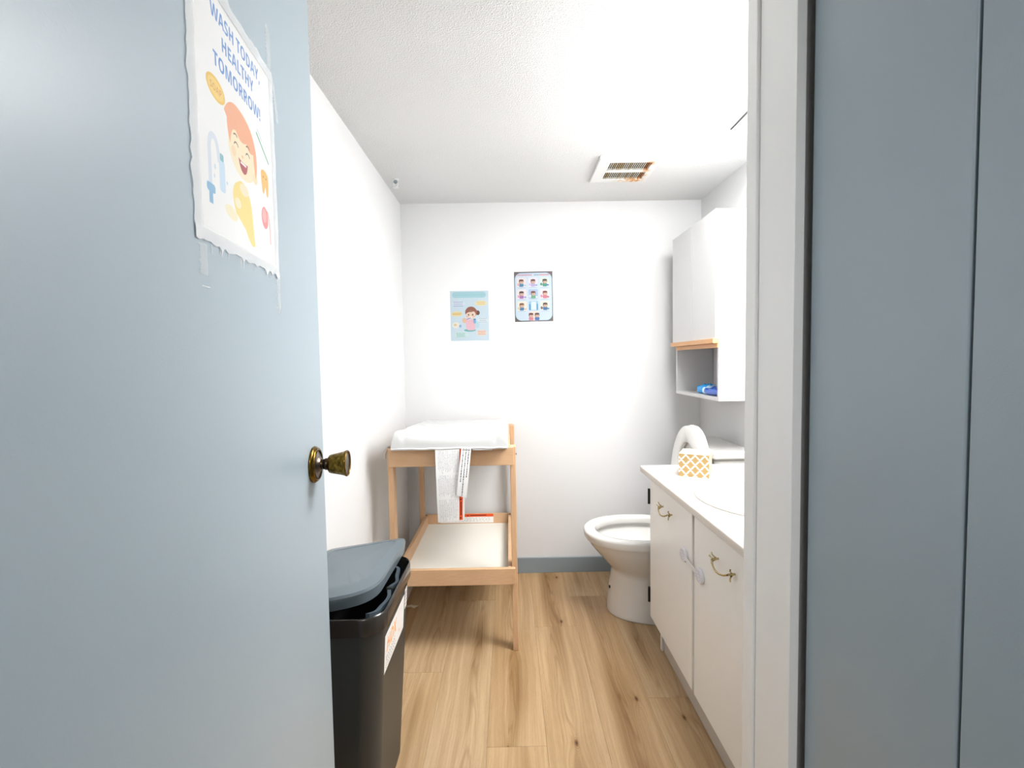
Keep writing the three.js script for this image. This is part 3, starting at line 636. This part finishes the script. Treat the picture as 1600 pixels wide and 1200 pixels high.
  const small = canvas(160, 820, (g, w, h) => {
    g.fillStyle = '#f1f1f0'; g.fillRect(0, 0, w, h);
    const r = rng(9);
    [26, 70, 114].forEach((x, k) => {
      g.strokeStyle = '#222'; g.lineWidth = 7; g.beginPath(); g.arc(x + 12, 40, 15, 0, 7); g.stroke(); g.fillStyle = '#222'; g.fillRect(x + 5, 37, 14, 7);
      let y = 70; const end = [560, 770, 480][k];
      while (y < end) { const l = 10 + r() * 34; g.fillStyle = r() < 0.75 ? '#2c2c2e' : '#8a8a8c'; g.fillRect(x + 5, y, 13, l); y += l + 7; }
    });
  });
  hang('warning_label', big, [-0.301, 0.880, 0.790], [-0.180, 0.880, 0.790], [-0.295, 0.578, 0.792], [-0.189, 0.585, 0.792], (u, v) => 0.010 * Math.sin(v * 2.6) + 0.005 * Math.sin(u * 3.1) * v, 'long white warning label with an orange edge stripe');
  hang('instruction_label', small, [-0.195, 0.880, 0.796], [-0.156, 0.878, 0.796], [-0.217, 0.690, 0.808], [-0.177, 0.678, 0.808], (u, v) => 0.008 * Math.sin(v * 3), 'narrow white label with bold black print');
  mesh('strap', tube([V3(-0.492, 0.872, 0.715), V3(-0.507, 0.872, 0.720), V3(-0.5155, 0.855, 0.724), V3(-0.519, 0.825, 0.728)], 0.005, 20, 8), new THREE.MeshStandardMaterial({ color: srgb(190, 178, 170), roughness: 0.8 }), pad);
}

// ------------------------------------------------------------------ waste bin
const bin = thing('waste_bin', 'dark grey plastic waste bin with its lid askew beside the door', 'bin');
{
  const X0 = -0.578, X1 = -0.318, Z0 = 1.165, Z1 = 1.54, Y = 0.60;
  const ring = (y, inset, r) => rrRing(X0 + inset, X1 - inset, Z0 + inset * 0.7, Z1 - inset * 0.7, r, y, 10);
  const tap = (y) => 0.008 + (1 - y / 0.56) * 0.034;
  const out = [0, 0.01, 0.1, 0.2, 0.3, 0.4, 0.5, 0.565].map((y) => ring(y, tap(y) + (y === 0 ? 0.008 : 0), 0.052));
  const inn = [0.585, 0.56, 0.3, 0.02].map((y) => ring(y, tap(Math.min(y, 0.56)) + 0.005, 0.047));
  mesh('bin_body', mergeVertices(loft([...out, ...inn], true, true)), M.binBody, bin);
  const band = [ring(0.556, 0.006, 0.054), ring(0.556, 0, 0.058), ring(0.560, -0.001, 0.059), ring(0.596, -0.001, 0.059), ring(0.600, 0.001, 0.058), ring(0.601, 0.003, 0.056), ring(0.598, 0.006, 0.054), ring(0.575, 0.012, 0.05)];
  mesh('rim_band', toCreasedNormals(loft(band, false, false), 0.6), M.binRim, bin);
  // bag retaining ring inside the right wall
  const rp = [];
  for (let i = 0; i <= 40; i++) { const t = i / 40, z = Z0 + 0.045 + t * (Z1 - Z0 - 0.10); const e = Math.pow(Math.abs(2 * t - 1), 8); rp.push([X1 - 0.018 - 0.03 * e - 0.009 * (0.5 - 0.5 * Math.cos(t * Math.PI * 6)) , 0.583 + 0.004 * Math.cos(t * 12), z]); }
  const rb = [];
  for (const [x, y, z] of rp) rb.push([V3(x - 0.008, y, z), V3(x + 0.002, y, z), V3(x + 0.002, y - 0.012, z), V3(x - 0.008, y - 0.012, z)]);
  mesh('bag_ring', toCreasedNormals(loft(rb.reverse()), 0.5), M.binRing, bin);
  mesh('ring_clip', box(X1 - 0.036, 0.575, (Z0 + Z1) / 2 + 0.0, X1 - 0.018, 0.592, (Z0 + Z1) / 2 + 0.010, 0.002), M.binBody, bin);
  // lid: tapered rounded plate, pushed back and turned a little
  const C = [V2(-0.588, 1.178), V2(-0.346, 1.118), V2(-0.350, 1.474), V2(-0.585, 1.545)], rad = [0.03, 0.035, 0.075, 0.03];
  const lidRing = (inset, y) => {
    const outp = [], n = 10, c = V2((C[0].x + C[1].x + C[2].x + C[3].x) / 4, (C[0].y + C[1].y + C[2].y + C[3].y) / 4);
    C.forEach((p, k) => {
      const a = C[(k + 3) % 4], b = C[(k + 1) % 4], d0 = a.clone().sub(p).normalize(), d1 = b.clone().sub(p).normalize(), r = rad[k];
      for (let i = 0; i <= n; i++) {
        const t = i / n, s = p.clone().addScaledVector(d0, r * (1 - t) * (1 - t)).addScaledVector(d1, r * t * t);
        const q = s.clone().sub(c), l = q.length(); q.multiplyScalar((l - inset) / l).add(c);
        outp.push(V3(Math.max(q.x, -0.5895), y + (q.x + 0.35) * 0.05, q.y));
      }
    });
    return outp.reverse();
  };
  const L0 = 0.632;
  mesh('bin_lid', toCreasedNormals(loft([lidRing(0.012, L0 - 0.026), lidRing(0.006, L0 - 0.026), lidRing(0.002, L0 - 0.008), lidRing(0, L0 + 0.004), lidRing(0.003, L0 + 0.011), lidRing(0.03, L0 + 0.017), lidRing(0.044, L0 + 0.0195), lidRing(0.047, L0 + 0.0175), lidRing(0.052, L0 + 0.0172)]), 0.5), M.binLid, bin);
  for (const z of [1.27, 1.42]) mesh('lid_hinge', box(-0.584, 0.585, z, -0.566, 0.625, z + 0.02, 0.003), M.binBody, bin);
  // label on the right face
  const lab = canvas(640, 300, (g, w, h) => {
    g.fillStyle = '#f0eeec'; g.fillRect(0, 0, w, h);
    g.fillStyle = '#f5a03c'; g.font = 'bold italic 150px sans-serif'; g.textBaseline = 'top'; g.fillText('HDX', 40, 16);
    g.fillStyle = '#77747a'; for (let k = 0; k < 6; k++) for (let x = 40; x < 330; x += 24 + (x * 5 + k * 17) % 18) g.fillRect(x, 186 + k * 17, 16, 6);
    g.fillStyle = '#f2a766'; g.beginPath(); g.arc(470, 220, 14, 0, 7); g.fill();
    g.fillStyle = '#dcdad9'; g.fillRect(430, 0, 4, h);
  });
  const faceX = (y) => X1 - tap(y) + 0.0008;
  const sticker = (z0, z1, y0, y1, tex, name, label) => {
    const g = new THREE.BufferGeometry(), A = faceX(y0), B = faceX(y1);
    const P = [[A, y0, z1], [A, y0, z0], [B, y1, z0], [B, y1, z1], [A - 0.0007, y0, z1], [A - 0.0007, y0, z0], [B - 0.0007, y1, z0], [B - 0.0007, y1, z1]], Uv = [[0, 0], [1, 0], [1, 1], [0, 1], [0, 0], [0, 0], [0, 0], [0, 0]];
    const q = [0, 1, 2, 0, 2, 3, 4, 0, 3, 4, 3, 7, 1, 5, 6, 1, 6, 2, 3, 2, 6, 3, 6, 7, 4, 5, 1, 4, 1, 0];
    g.setAttribute('position', new THREE.Float32BufferAttribute(q.flatMap((k) => P[k]), 3)); g.setAttribute('uv', new THREE.Float32BufferAttribute(q.flatMap((k) => Uv[k]), 2)); g.computeVertexNormals();
    const m = mesh(name, g, new THREE.MeshStandardMaterial({ map: tex, roughness: 0.4 }), bin); m.userData = { label };
  };
  sticker(1.262, 1.478, 0.42, 0.52, lab, 'bin_label', 'white label with orange lettering');
  const lab2 = canvas(64, 64, (g) => { g.fillStyle = '#eceae8'; g.fillRect(0, 0, 64, 64); g.fillStyle = '#8a868a'; for (let k = 0; k < 4; k++) g.fillRect(8, 12 + k * 12, 46, 4); });
  sticker(1.225, 1.252, 0.47, 0.53, lab2, 'small_label', 'small white label');
}

// ------------------------------------------------------------------ toilet
const toilet = thing('toilet', 'white toilet with raised seat between back wall and vanity', 'toilet');
{
  const zc = 0.41, N = 64;
  const ring = (y, xmin, xmax, hw, sq = 2.2) => {
    const cx = xmax - Math.min(hw * 1.02, (xmax - xmin) * 0.48), out = [];
    for (let i = 0; i < N; i++) {
      const t = i / N * Math.PI * 2, c = Math.cos(t), s = Math.sin(t);
      const e = 2 / sq, px = Math.sign(c) * Math.pow(Math.abs(c), e), pz = Math.sign(s) * Math.pow(Math.abs(s), e);
      out.push(V3(cx + (c < 0 ? (cx - xmin) : (xmax - cx)) * px, y, zc + hw * pz));
    }
    return out.reverse();
  };
  const o = [[0, 0.462, 0.90, 0.158], [0.004, 0.459, 0.90, 0.160], [0.02, 0.461, 0.90, 0.158], [0.08, 0.468, 0.89, 0.148], [0.14, 0.476, 0.88, 0.141], [0.19, 0.484, 0.87, 0.138], [0.21, 0.484, 0.86, 0.141], [0.225, 0.474, 0.86, 0.148],
    [0.25, 0.452, 0.855, 0.160], [0.28, 0.425, 0.85, 0.173], [0.31, 0.398, 0.845, 0.185], [0.335, 0.378, 0.84, 0.193], [0.352, 0.367, 0.84, 0.197], [0.360, 0.358, 0.84, 0.202], [0.368, 0.353, 0.84, 0.205], [0.39, 0.351, 0.84, 0.206], [0.398, 0.354, 0.838, 0.204], [0.402, 0.362, 0.834, 0.198], [0.4025, 0.378, 0.825, 0.184], [0.400, 0.402, 0.805, 0.163], [0.394, 0.409, 0.80, 0.157], [0.370, 0.411, 0.80, 0.155], [0.366, 0.402, 0.80, 0.164], [0.362, 0.386, 0.81, 0.178],
    [0.345, 0.388, 0.81, 0.175], [0.30, 0.425, 0.77, 0.146], [0.25, 0.475, 0.72, 0.108], [0.205, 0.53, 0.68, 0.065], [0.20, 0.56, 0.65, 0.04]];
  const bowl = mergeVertices(loft(o.map((a) => ring(...a))));
  const deck = box(0.78, 0.30, zc - 0.12, 1.06, 0.398, zc + 0.12, 0.02, 3);
  const neck = box(0.80, 0.0, zc - 0.11, 0.98, 0.33, zc + 0.11, 0.03, 3);
  mesh('bowl', [bowl, deck, neck], M.porcelain, toilet);
  mesh('tank', box(0.905, 0.395, zc - 0.195, 1.08, 0.775, zc + 0.195, 0.03, 4), M.porcelain, toilet);
  mesh('tank_lid', box(0.893, 0.768, zc - 0.206, 1.083, 0.808, zc + 0.206, 0.012, 4), M.porcelain, toilet);
  const fl = mesh('flush_lever', [box(0.882, 0.70, zc + 0.10, 0.905, 0.718, zc + 0.118, 0.004), box(0.880, 0.702, zc + 0.03, 0.890, 0.714, zc + 0.118, 0.004)], M.brassLight, toilet);
  fl.material = new THREE.MeshStandardMaterial({ color: 0xcccccc, metalness: 1, roughness: 0.15 });
  // raised seat ring and lid, drawn flat (s = height above the hinge, z across) and stood up
  const egg = (a, hw, k = 1) => { const pts = []; for (let i = 0; i <= 60; i++) { const t = -0.62 + (Math.PI + 1.24) * i / 60; const s = Math.sin(t), c = Math.cos(t); pts.push(V2(hw * Math.sign(c) * Math.pow(Math.abs(c), 0.92), 0.20 + (s > 0 ? a - 0.20 : 0.20 * k) * s)); } return pts; };
  const stand = (g, off, tilt) => { g.rotateY(-Math.PI / 2); g.rotateZ(-tilt); g.translate(0.842 + off, 0.425, zc); return g; };
  const seatShape = new THREE.Shape(egg(0.462, 0.192)); const hole = new THREE.Path(egg(0.395, 0.125, 0.75).reverse()); seatShape.holes.push(hole);
  const ex = { depth: 0.010, bevelEnabled: true, bevelSize: 0.007, bevelThickness: 0.006, bevelSegments: 4, curveSegments: 24 };
  mesh('seat', stand(toCreasedNormals(new THREE.ExtrudeGeometry(seatShape, ex), 0.7), 0, 0.062), M.seat, toilet);
  mesh('seat_cover', stand(toCreasedNormals(new THREE.ExtrudeGeometry(new THREE.Shape(egg(0.466, 0.196)), ex), 0.7), 0.026, 0.055), M.seat, toilet);
  for (const s of [-1, 1]) mesh('seat_hinge', box(0.825, 0.396, zc + s * 0.075 - 0.018, 0.875, 0.43, zc + s * 0.075 + 0.018, 0.008, 3), M.seat, toilet);
  mesh('bolt_cap', new THREE.CylinderGeometry(0.007, 0.007, 0.012, 12).rotateZ(Math.PI / 2).translate(0.474, 0.115, zc + 0.012), M.black, toilet);
}

// ------------------------------------------------------------------ vanity, worktop, sink
const vanity = thing('vanity_cabinet', 'off-white two-door vanity cabinet beside the partition', 'cabinet');
{
  const zA = 0.735, zB = 1.662, xb = 1.083;
  mesh('carcass', [box(0.60, 0.13, zA, 0.618, 0.735, zA + 0.03, 0.001), box(0.60, 0.13, 1.162, 0.618, 0.735, 1.192, 0.001), box(0.60, 0.13, zB - 0.03, 0.618, 0.735, zB, 0.001), box(0.60, 0.70, zA, 0.618, 0.735, zB, 0.001), box(0.60, 0.13, zA, 0.618, 0.16, zB, 0.001),
    box(0.618, 0.0, zA, xb, 0.735, zA + 0.016, 0), box(0.618, 0.13, zB - 0.016, xb, 0.735, zB, 0), box(0.618, 0.13, zA, xb, 0.146, zB, 0)], M.vanity, vanity);
  mesh('toe_kick', box(0.626, 0.0, 0.76, 0.642, 0.131, zB, 0.001), new THREE.MeshStandardMaterial({ color: srgb(208, 201, 192), roughness: 0.5 }), vanity);  // greyer than the doors, and darkened in colour for the shade beneath them
  const mkDoor = (z0, z1, hz, hingeZ, label) => {
    const d = new THREE.Group(); d.name = 'cabinet_door'; vanity.add(d); d.userData = { label };
    mesh('panel', metreUV(box(0.58, 0.134, z0, 0.598, 0.722, z1, 0.002)), M.vanity, d);
    const g = [], y0 = 0.655, hw = 0.048;
    // bail pull: two flared feet joined by a drooping bow
    for (const s of [-1, 1]) {
      const z = hz + s * hw;
      g.push(tube([V3(0.581, y0, z), V3(0.570, y0, z), V3(0.560, y0 - 0.002, z - s * 0.001)], 0.0030, 12, 8));
      for (const k of [-1, 1]) g.push(tube([V3(0.576, y0, z), V3(0.566, y0 + k * 0.008, z + s * 0.004), V3(0.563, y0 + k * 0.016, z + s * 0.009)], 0.0020, 12, 6));
      g.push(tube([V3(0.566, y0, z), V3(0.562, y0 + 0.001, z + s * 0.010), V3(0.561, y0 + 0.003, z + s * 0.018)], 0.0020, 12, 6));
    }
    g.push(tube([V3(0.560, y0 - 0.002, hz - hw), V3(0.555, y0 - 0.011, hz - hw * 0.6), V3(0.552, y0 - 0.015, hz), V3(0.555, y0 - 0.011, hz + hw * 0.6), V3(0.560, y0 - 0.002, hz + hw)], 0.0026, 30, 8));
    const h = mesh('handle', g, M.brassLight, d); h.userData = { label: 'small brass bow handle' };
    if (hingeZ) for (const y of [0.645, 0.225]) mesh('hinge', [box(0.580, y - 0.032, hingeZ - 0.002, 0.604, y + 0.032, hingeZ, 0.0005), new THREE.CylinderGeometry(0.0045, 0.0045, 0.064, 10).translate(0.5765, y, hingeZ - 0.005)], M.black, d);
  };
  mkDoor(0.72, 1.166, 0.935, 0.719, 'far cabinet door with black edge hinges');
  mkDoor(1.184, 1.655, 1.405, 0, 'near cabinet door');
}
{
  const t = thing('countertop', 'white speckled vanity worktop with rounded front edge', 'worktop');
  const s = new THREE.Shape([V2(0.562, -1.655), V2(1.076, -1.655), V2(1.076, -0.668), V2(0.562, -0.668)]);
  const hole = new THREE.Path(); hole.absellipse(0.80, -1.17, 0.172, 0.190, 0, Math.PI * 2, true); s.holes.push(hole);
  const g = new THREE.ExtrudeGeometry(s, { depth: 0.016, bevelEnabled: true, bevelSize: 0.007, bevelThickness: 0.007, bevelSegments: 4, curveSegments: 48 });
  g.rotateX(-Math.PI / 2); g.translate(0, 0.742, 0);
  mesh('worktop_slab', metreUV(toCreasedNormals(g, 0.6)), M.counter, t);
  const k = thing('wash_basin', 'white oval drop-in basin set in the vanity worktop', 'sink');
  const pr = [[1.0, 0.0], [1.012, 0.003], [1.012, 0.008], [1.0, 0.0125], [0.965, 0.014], [0.925, 0.012], [0.90, 0.006], [0.885, -0.006], [0.86, -0.03], [0.80, -0.07], [0.66, -0.105], [0.42, -0.125], [0.12, -0.13], [0.1, -0.132], [0, -0.132]];
  const b = new THREE.LatheGeometry(pr.map(([r, y]) => V2(r, y)).reverse(), 72); b.scale(0.195, 1, 0.213); b.translate(0.80, 0.765, 1.17); b.computeVertexNormals();
  mesh('basin', b, M.porcelain, k);
  mesh('drain', new THREE.CylinderGeometry(0.022, 0.022, 0.004, 24).translate(0.80, 0.636, 1.17), new THREE.MeshStandardMaterial({ color: 0xbbbbbb, metalness: 1, roughness: 0.2 }), k);
}
{
  const t = thing('cabinet_safety_latch', 'white strap safety latch stuck across the two vanity doors', 'latch');
  const pt = canvas(64, 64, (g) => { g.fillStyle = '#e6e5ea'; g.fillRect(0, 0, 64, 64); g.fillStyle = '#a9abcc'; for (let k = 0; k < 5; k++) for (let i = 0; i < 5; i++) if ((k * 3 + i * 5) % 4) g.fillRect(8 + i * 10, 10 + k * 10, 7, 3); });
  const pm = new THREE.MeshStandardMaterial({ map: pt, roughness: 0.35 }), wm = new THREE.MeshStandardMaterial({ color: srgb(232, 231, 232), roughness: 0.35 });
  for (const [y, z] of [[0.562, 1.11], [0.551, 1.24]]) {
    const s = new THREE.Shape(); s.absellipse(0, 0, 0.024, 0.021, 0, Math.PI * 2);
    const g = new THREE.ExtrudeGeometry(s, { depth: 0.004, bevelEnabled: true, bevelSize: 0.002, bevelThickness: 0.003, bevelSegments: 3 });
    const p = g.attributes.position, uv = new Float32Array(p.count * 2); for (let i = 0; i < p.count; i++) { uv[2 * i] = p.getX(i) / 0.052 + 0.5; uv[2 * i + 1] = p.getY(i) / 0.046 + 0.5; }
    g.setAttribute('uv', new THREE.BufferAttribute(uv, 2));
    g.rotateY(-Math.PI / 2); g.translate(0.5765, y, z);
    mesh('pad', g, pm, t);
  }
  const c = box(-0.0012, -0.0065, -0.065, 0.0012, 0.0065, 0.065, 0.001); c.rotateX(0.08); c.translate(0.571, 0.5565, 1.175);
  mesh('strap', c, wm, t);
}
// tissue box
{
  const t = thing('tissue_box', 'gold and white lattice tissue cube on the vanity worktop', 'tissue box');
  const lattice = (bg, fg, lw) => canvas(256, 220, (g, w, h) => {
    g.fillStyle = bg; g.fillRect(0, 0, w, h); g.strokeStyle = fg; g.lineWidth = lw; g.lineJoin = 'round';
    const dx = w / 3.2, dy = h / 2.3;
    const P = [[0, -1], [0.14, -0.78], [0.36, -0.72], [0.42, -0.5], [0.5, -0.5], [0.58, -0.5], [0.64, -0.28], [0.86, -0.22], [1, 0]];   // one quarter of an ogee tile
    for (let r = -1; r < 8; r++) for (let c = -1; c < 6; c++) {
      const x = (c + (r % 2 ? 0.5 : 0)) * dx + 20, y = r * dy / 2 + 8;
      for (const [sx, sy] of [[1, 1], [1, -1], [-1, 1], [-1, -1]]) { g.beginPath(); P.forEach(([a, b], i) => g[i ? 'lineTo' : 'moveTo'](x + sx * a * dx / 2, y + sy * b * dy / 2)); g.stroke(); }
    }
  });
  const gold = new THREE.MeshStandardMaterial({ map: lattice('#ab8d58', '#e6e3dc', 11), roughness: 0.5 }), pale = new THREE.MeshStandardMaterial({ map: lattice('#c9bc9c', '#e6e3dc', 11), roughness: 0.5 });  // pale is the same lattice with the top's overexposed light put into its colour
  const w = 0.108, h = 0.088, d = 0.112;
  const m = new THREE.Mesh(new THREE.BoxGeometry(w, h, d), [gold, gold, pale, pale, gold, gold]); m.name = 'carton'; m.castShadow = m.receiveShadow = true; t.add(m); m.position.y = h / 2;
  const o = new THREE.Shape(); o.absellipse(0, 0, 0.036, 0.026, 0, Math.PI * 2);
  const og = new THREE.ExtrudeGeometry(o, { depth: 0.0006, bevelEnabled: false }).rotateX(-Math.PI / 2).translate(0, h, 0);
  mesh('opening_film', og, new THREE.MeshStandardMaterial({ color: srgb(168, 170, 182), roughness: 0.3 }), t);
  const fold = box(-0.0015, 0, -0.022, 0.0015, 0.004, 0.022, 0.001); fold.rotateY(-0.6); fold.translate(0, h + 0.0005, 0);
  mesh('tissue', fold, new THREE.MeshStandardMaterial({ color: srgb(240, 240, 242), roughness: 0.9 }), t);
  t.position.set(0.724, 0.7652, 0.835); t.rotation.y = -0.5;
}

// ------------------------------------------------------------------ wall cabinet over the toilet
{
  const t = thing('wall_cabinet', 'white two-door wall cabinet with open shelf above the toilet', 'cabinet');
  const zA = 0.168, zB = 0.673, xf = 0.886, xb = 1.084, y0 = 1.035, y1 = 1.84, th = 0.015;
  mesh('side_panel', box(xf, y0, zA, xb, y1, zA + th, 0.001), M.lacquer, t);
  mesh('side_panel', box(xf, y0, zB - th, xb, y1, zB, 0.001), M.lacquer, t);
  mesh('top_panel', box(xf, y1 - th, zA + th, xb, y1, zB - th, 0.001), M.lacquer, t);
  mesh('bottom_panel', box(xf, y0, zA + th, xb, y0 + th, zB - th, 0.001), M.lacquer, t);
  mesh('shelf', box(xf, 1.278, zA + th, xb - 0.01, 1.278 + th, zB - th, 0.001), M.lacquer, t);
  mesh('back_panel', box(xb - 0.006, y0 + th, zA + th + 0.004, xb - 0.002, y1 - th, zB - th, 0), M.interior, t);
  mesh('shelf_edge', metreUV(box(xf - 0.006, 1.262, zA + 0.012, xf + 0.014, 1.281, zB - 0.002, 0.002)), M.honey, t);
  const mid = (zA + zB) / 2;
  const mk = (z0, z1) => {
    const d = new THREE.Group(); d.name = 'cabinet_door'; t.add(d);
    mesh('panel', box(xf - 0.016, 1.302, z0, xf - 0.001, y1 + 0.001, z1, 0.0015), M.lacquer, d);
    const h = mesh('handle', metreUV(box(xf - 0.026, 1.281, z0 - 0.002, xf - 0.001, 1.302, z1 + 0.001, 0.002)), M.honey, d); h.userData = { label: 'honey wood grip strip' };
  };
  mk(zA - 0.006, mid - 0.002); mk(mid + 0.002, zB + 0.0);
  // blue pack on the open shelf
  const p = thing('wipes_pack', 'blue plastic wipes pack on the open cabinet shelf', 'wipes pack');
  const pillow = (w, h, d, mat, name, x, z, rot) => {
    const g = new THREE.SphereGeometry(1, 32, 20), q = g.attributes.position;
    for (let i = 0; i < q.count; i++) {
      const v = V3().fromBufferAttribute(q, i), f = (k, e) => Math.sign(k) * Math.pow(Math.abs(k), e);
      const X = f(v.x, 0.45), Z = f(v.z, 0.45);
      q.setXYZ(i, w * X, h * (0.5 + 0.5 * v.y) * (0.75 + 0.5 * (0.5 + 0.5 * n2(X * 1.5, Z * 1.7))) * (v.y < 0 ? 1 : 1), d * Z);
    }
    g.computeVertexNormals(); g.rotateY(rot); g.translate(x, y0 + th + 0.0005, z); return mesh(name, g, mat, p);
  };
  pillow(0.045, 0.034, 0.082, new THREE.MeshPhysicalMaterial({ color: srgb(20, 92, 200), roughness: 0.25, clearcoat: 0.4 }), 'pack_body', 0.945, 0.555, 0.08);
  pillow(0.04, 0.040, 0.035, new THREE.MeshPhysicalMaterial({ color: srgb(20, 160, 238), roughness: 0.25, clearcoat: 0.4 }), 'pack_flap', 0.945, 0.418, 0.1);
  pillow(0.042, 0.036, 0.022, new THREE.MeshPhysicalMaterial({ color: srgb(190, 226, 248), roughness: 0.3 }), 'pack_stripe', 0.945, 0.468, 0.3);
}
// paper scrap on the floor under the table
{
  const s = new THREE.Shape([V2(-0.025, -0.008), V2(-0.005, -0.004), V2(0.012, -0.018), V2(0.03, 0.004), V2(0.008, 0.004), V2(-0.006, 0.012), V2(-0.026, 0.004)]);
  const g = new THREE.ExtrudeGeometry(s, { depth: 0.003, bevelEnabled: true, bevelSize: 0.001, bevelThickness: 0.001, bevelSegments: 1 }); g.rotateX(-Math.PI / 2); g.translate(-0.505, 0.0011, 0.36);
  const m = mesh('paper_scrap', g, new THREE.MeshStandardMaterial({ color: srgb(226, 214, 190), roughness: 0.9 }));
  m.userData = { label: 'torn pale paper scrap on the floor under the changing table', category: 'paper scrap' };
}

renderer.render(scene, camera);
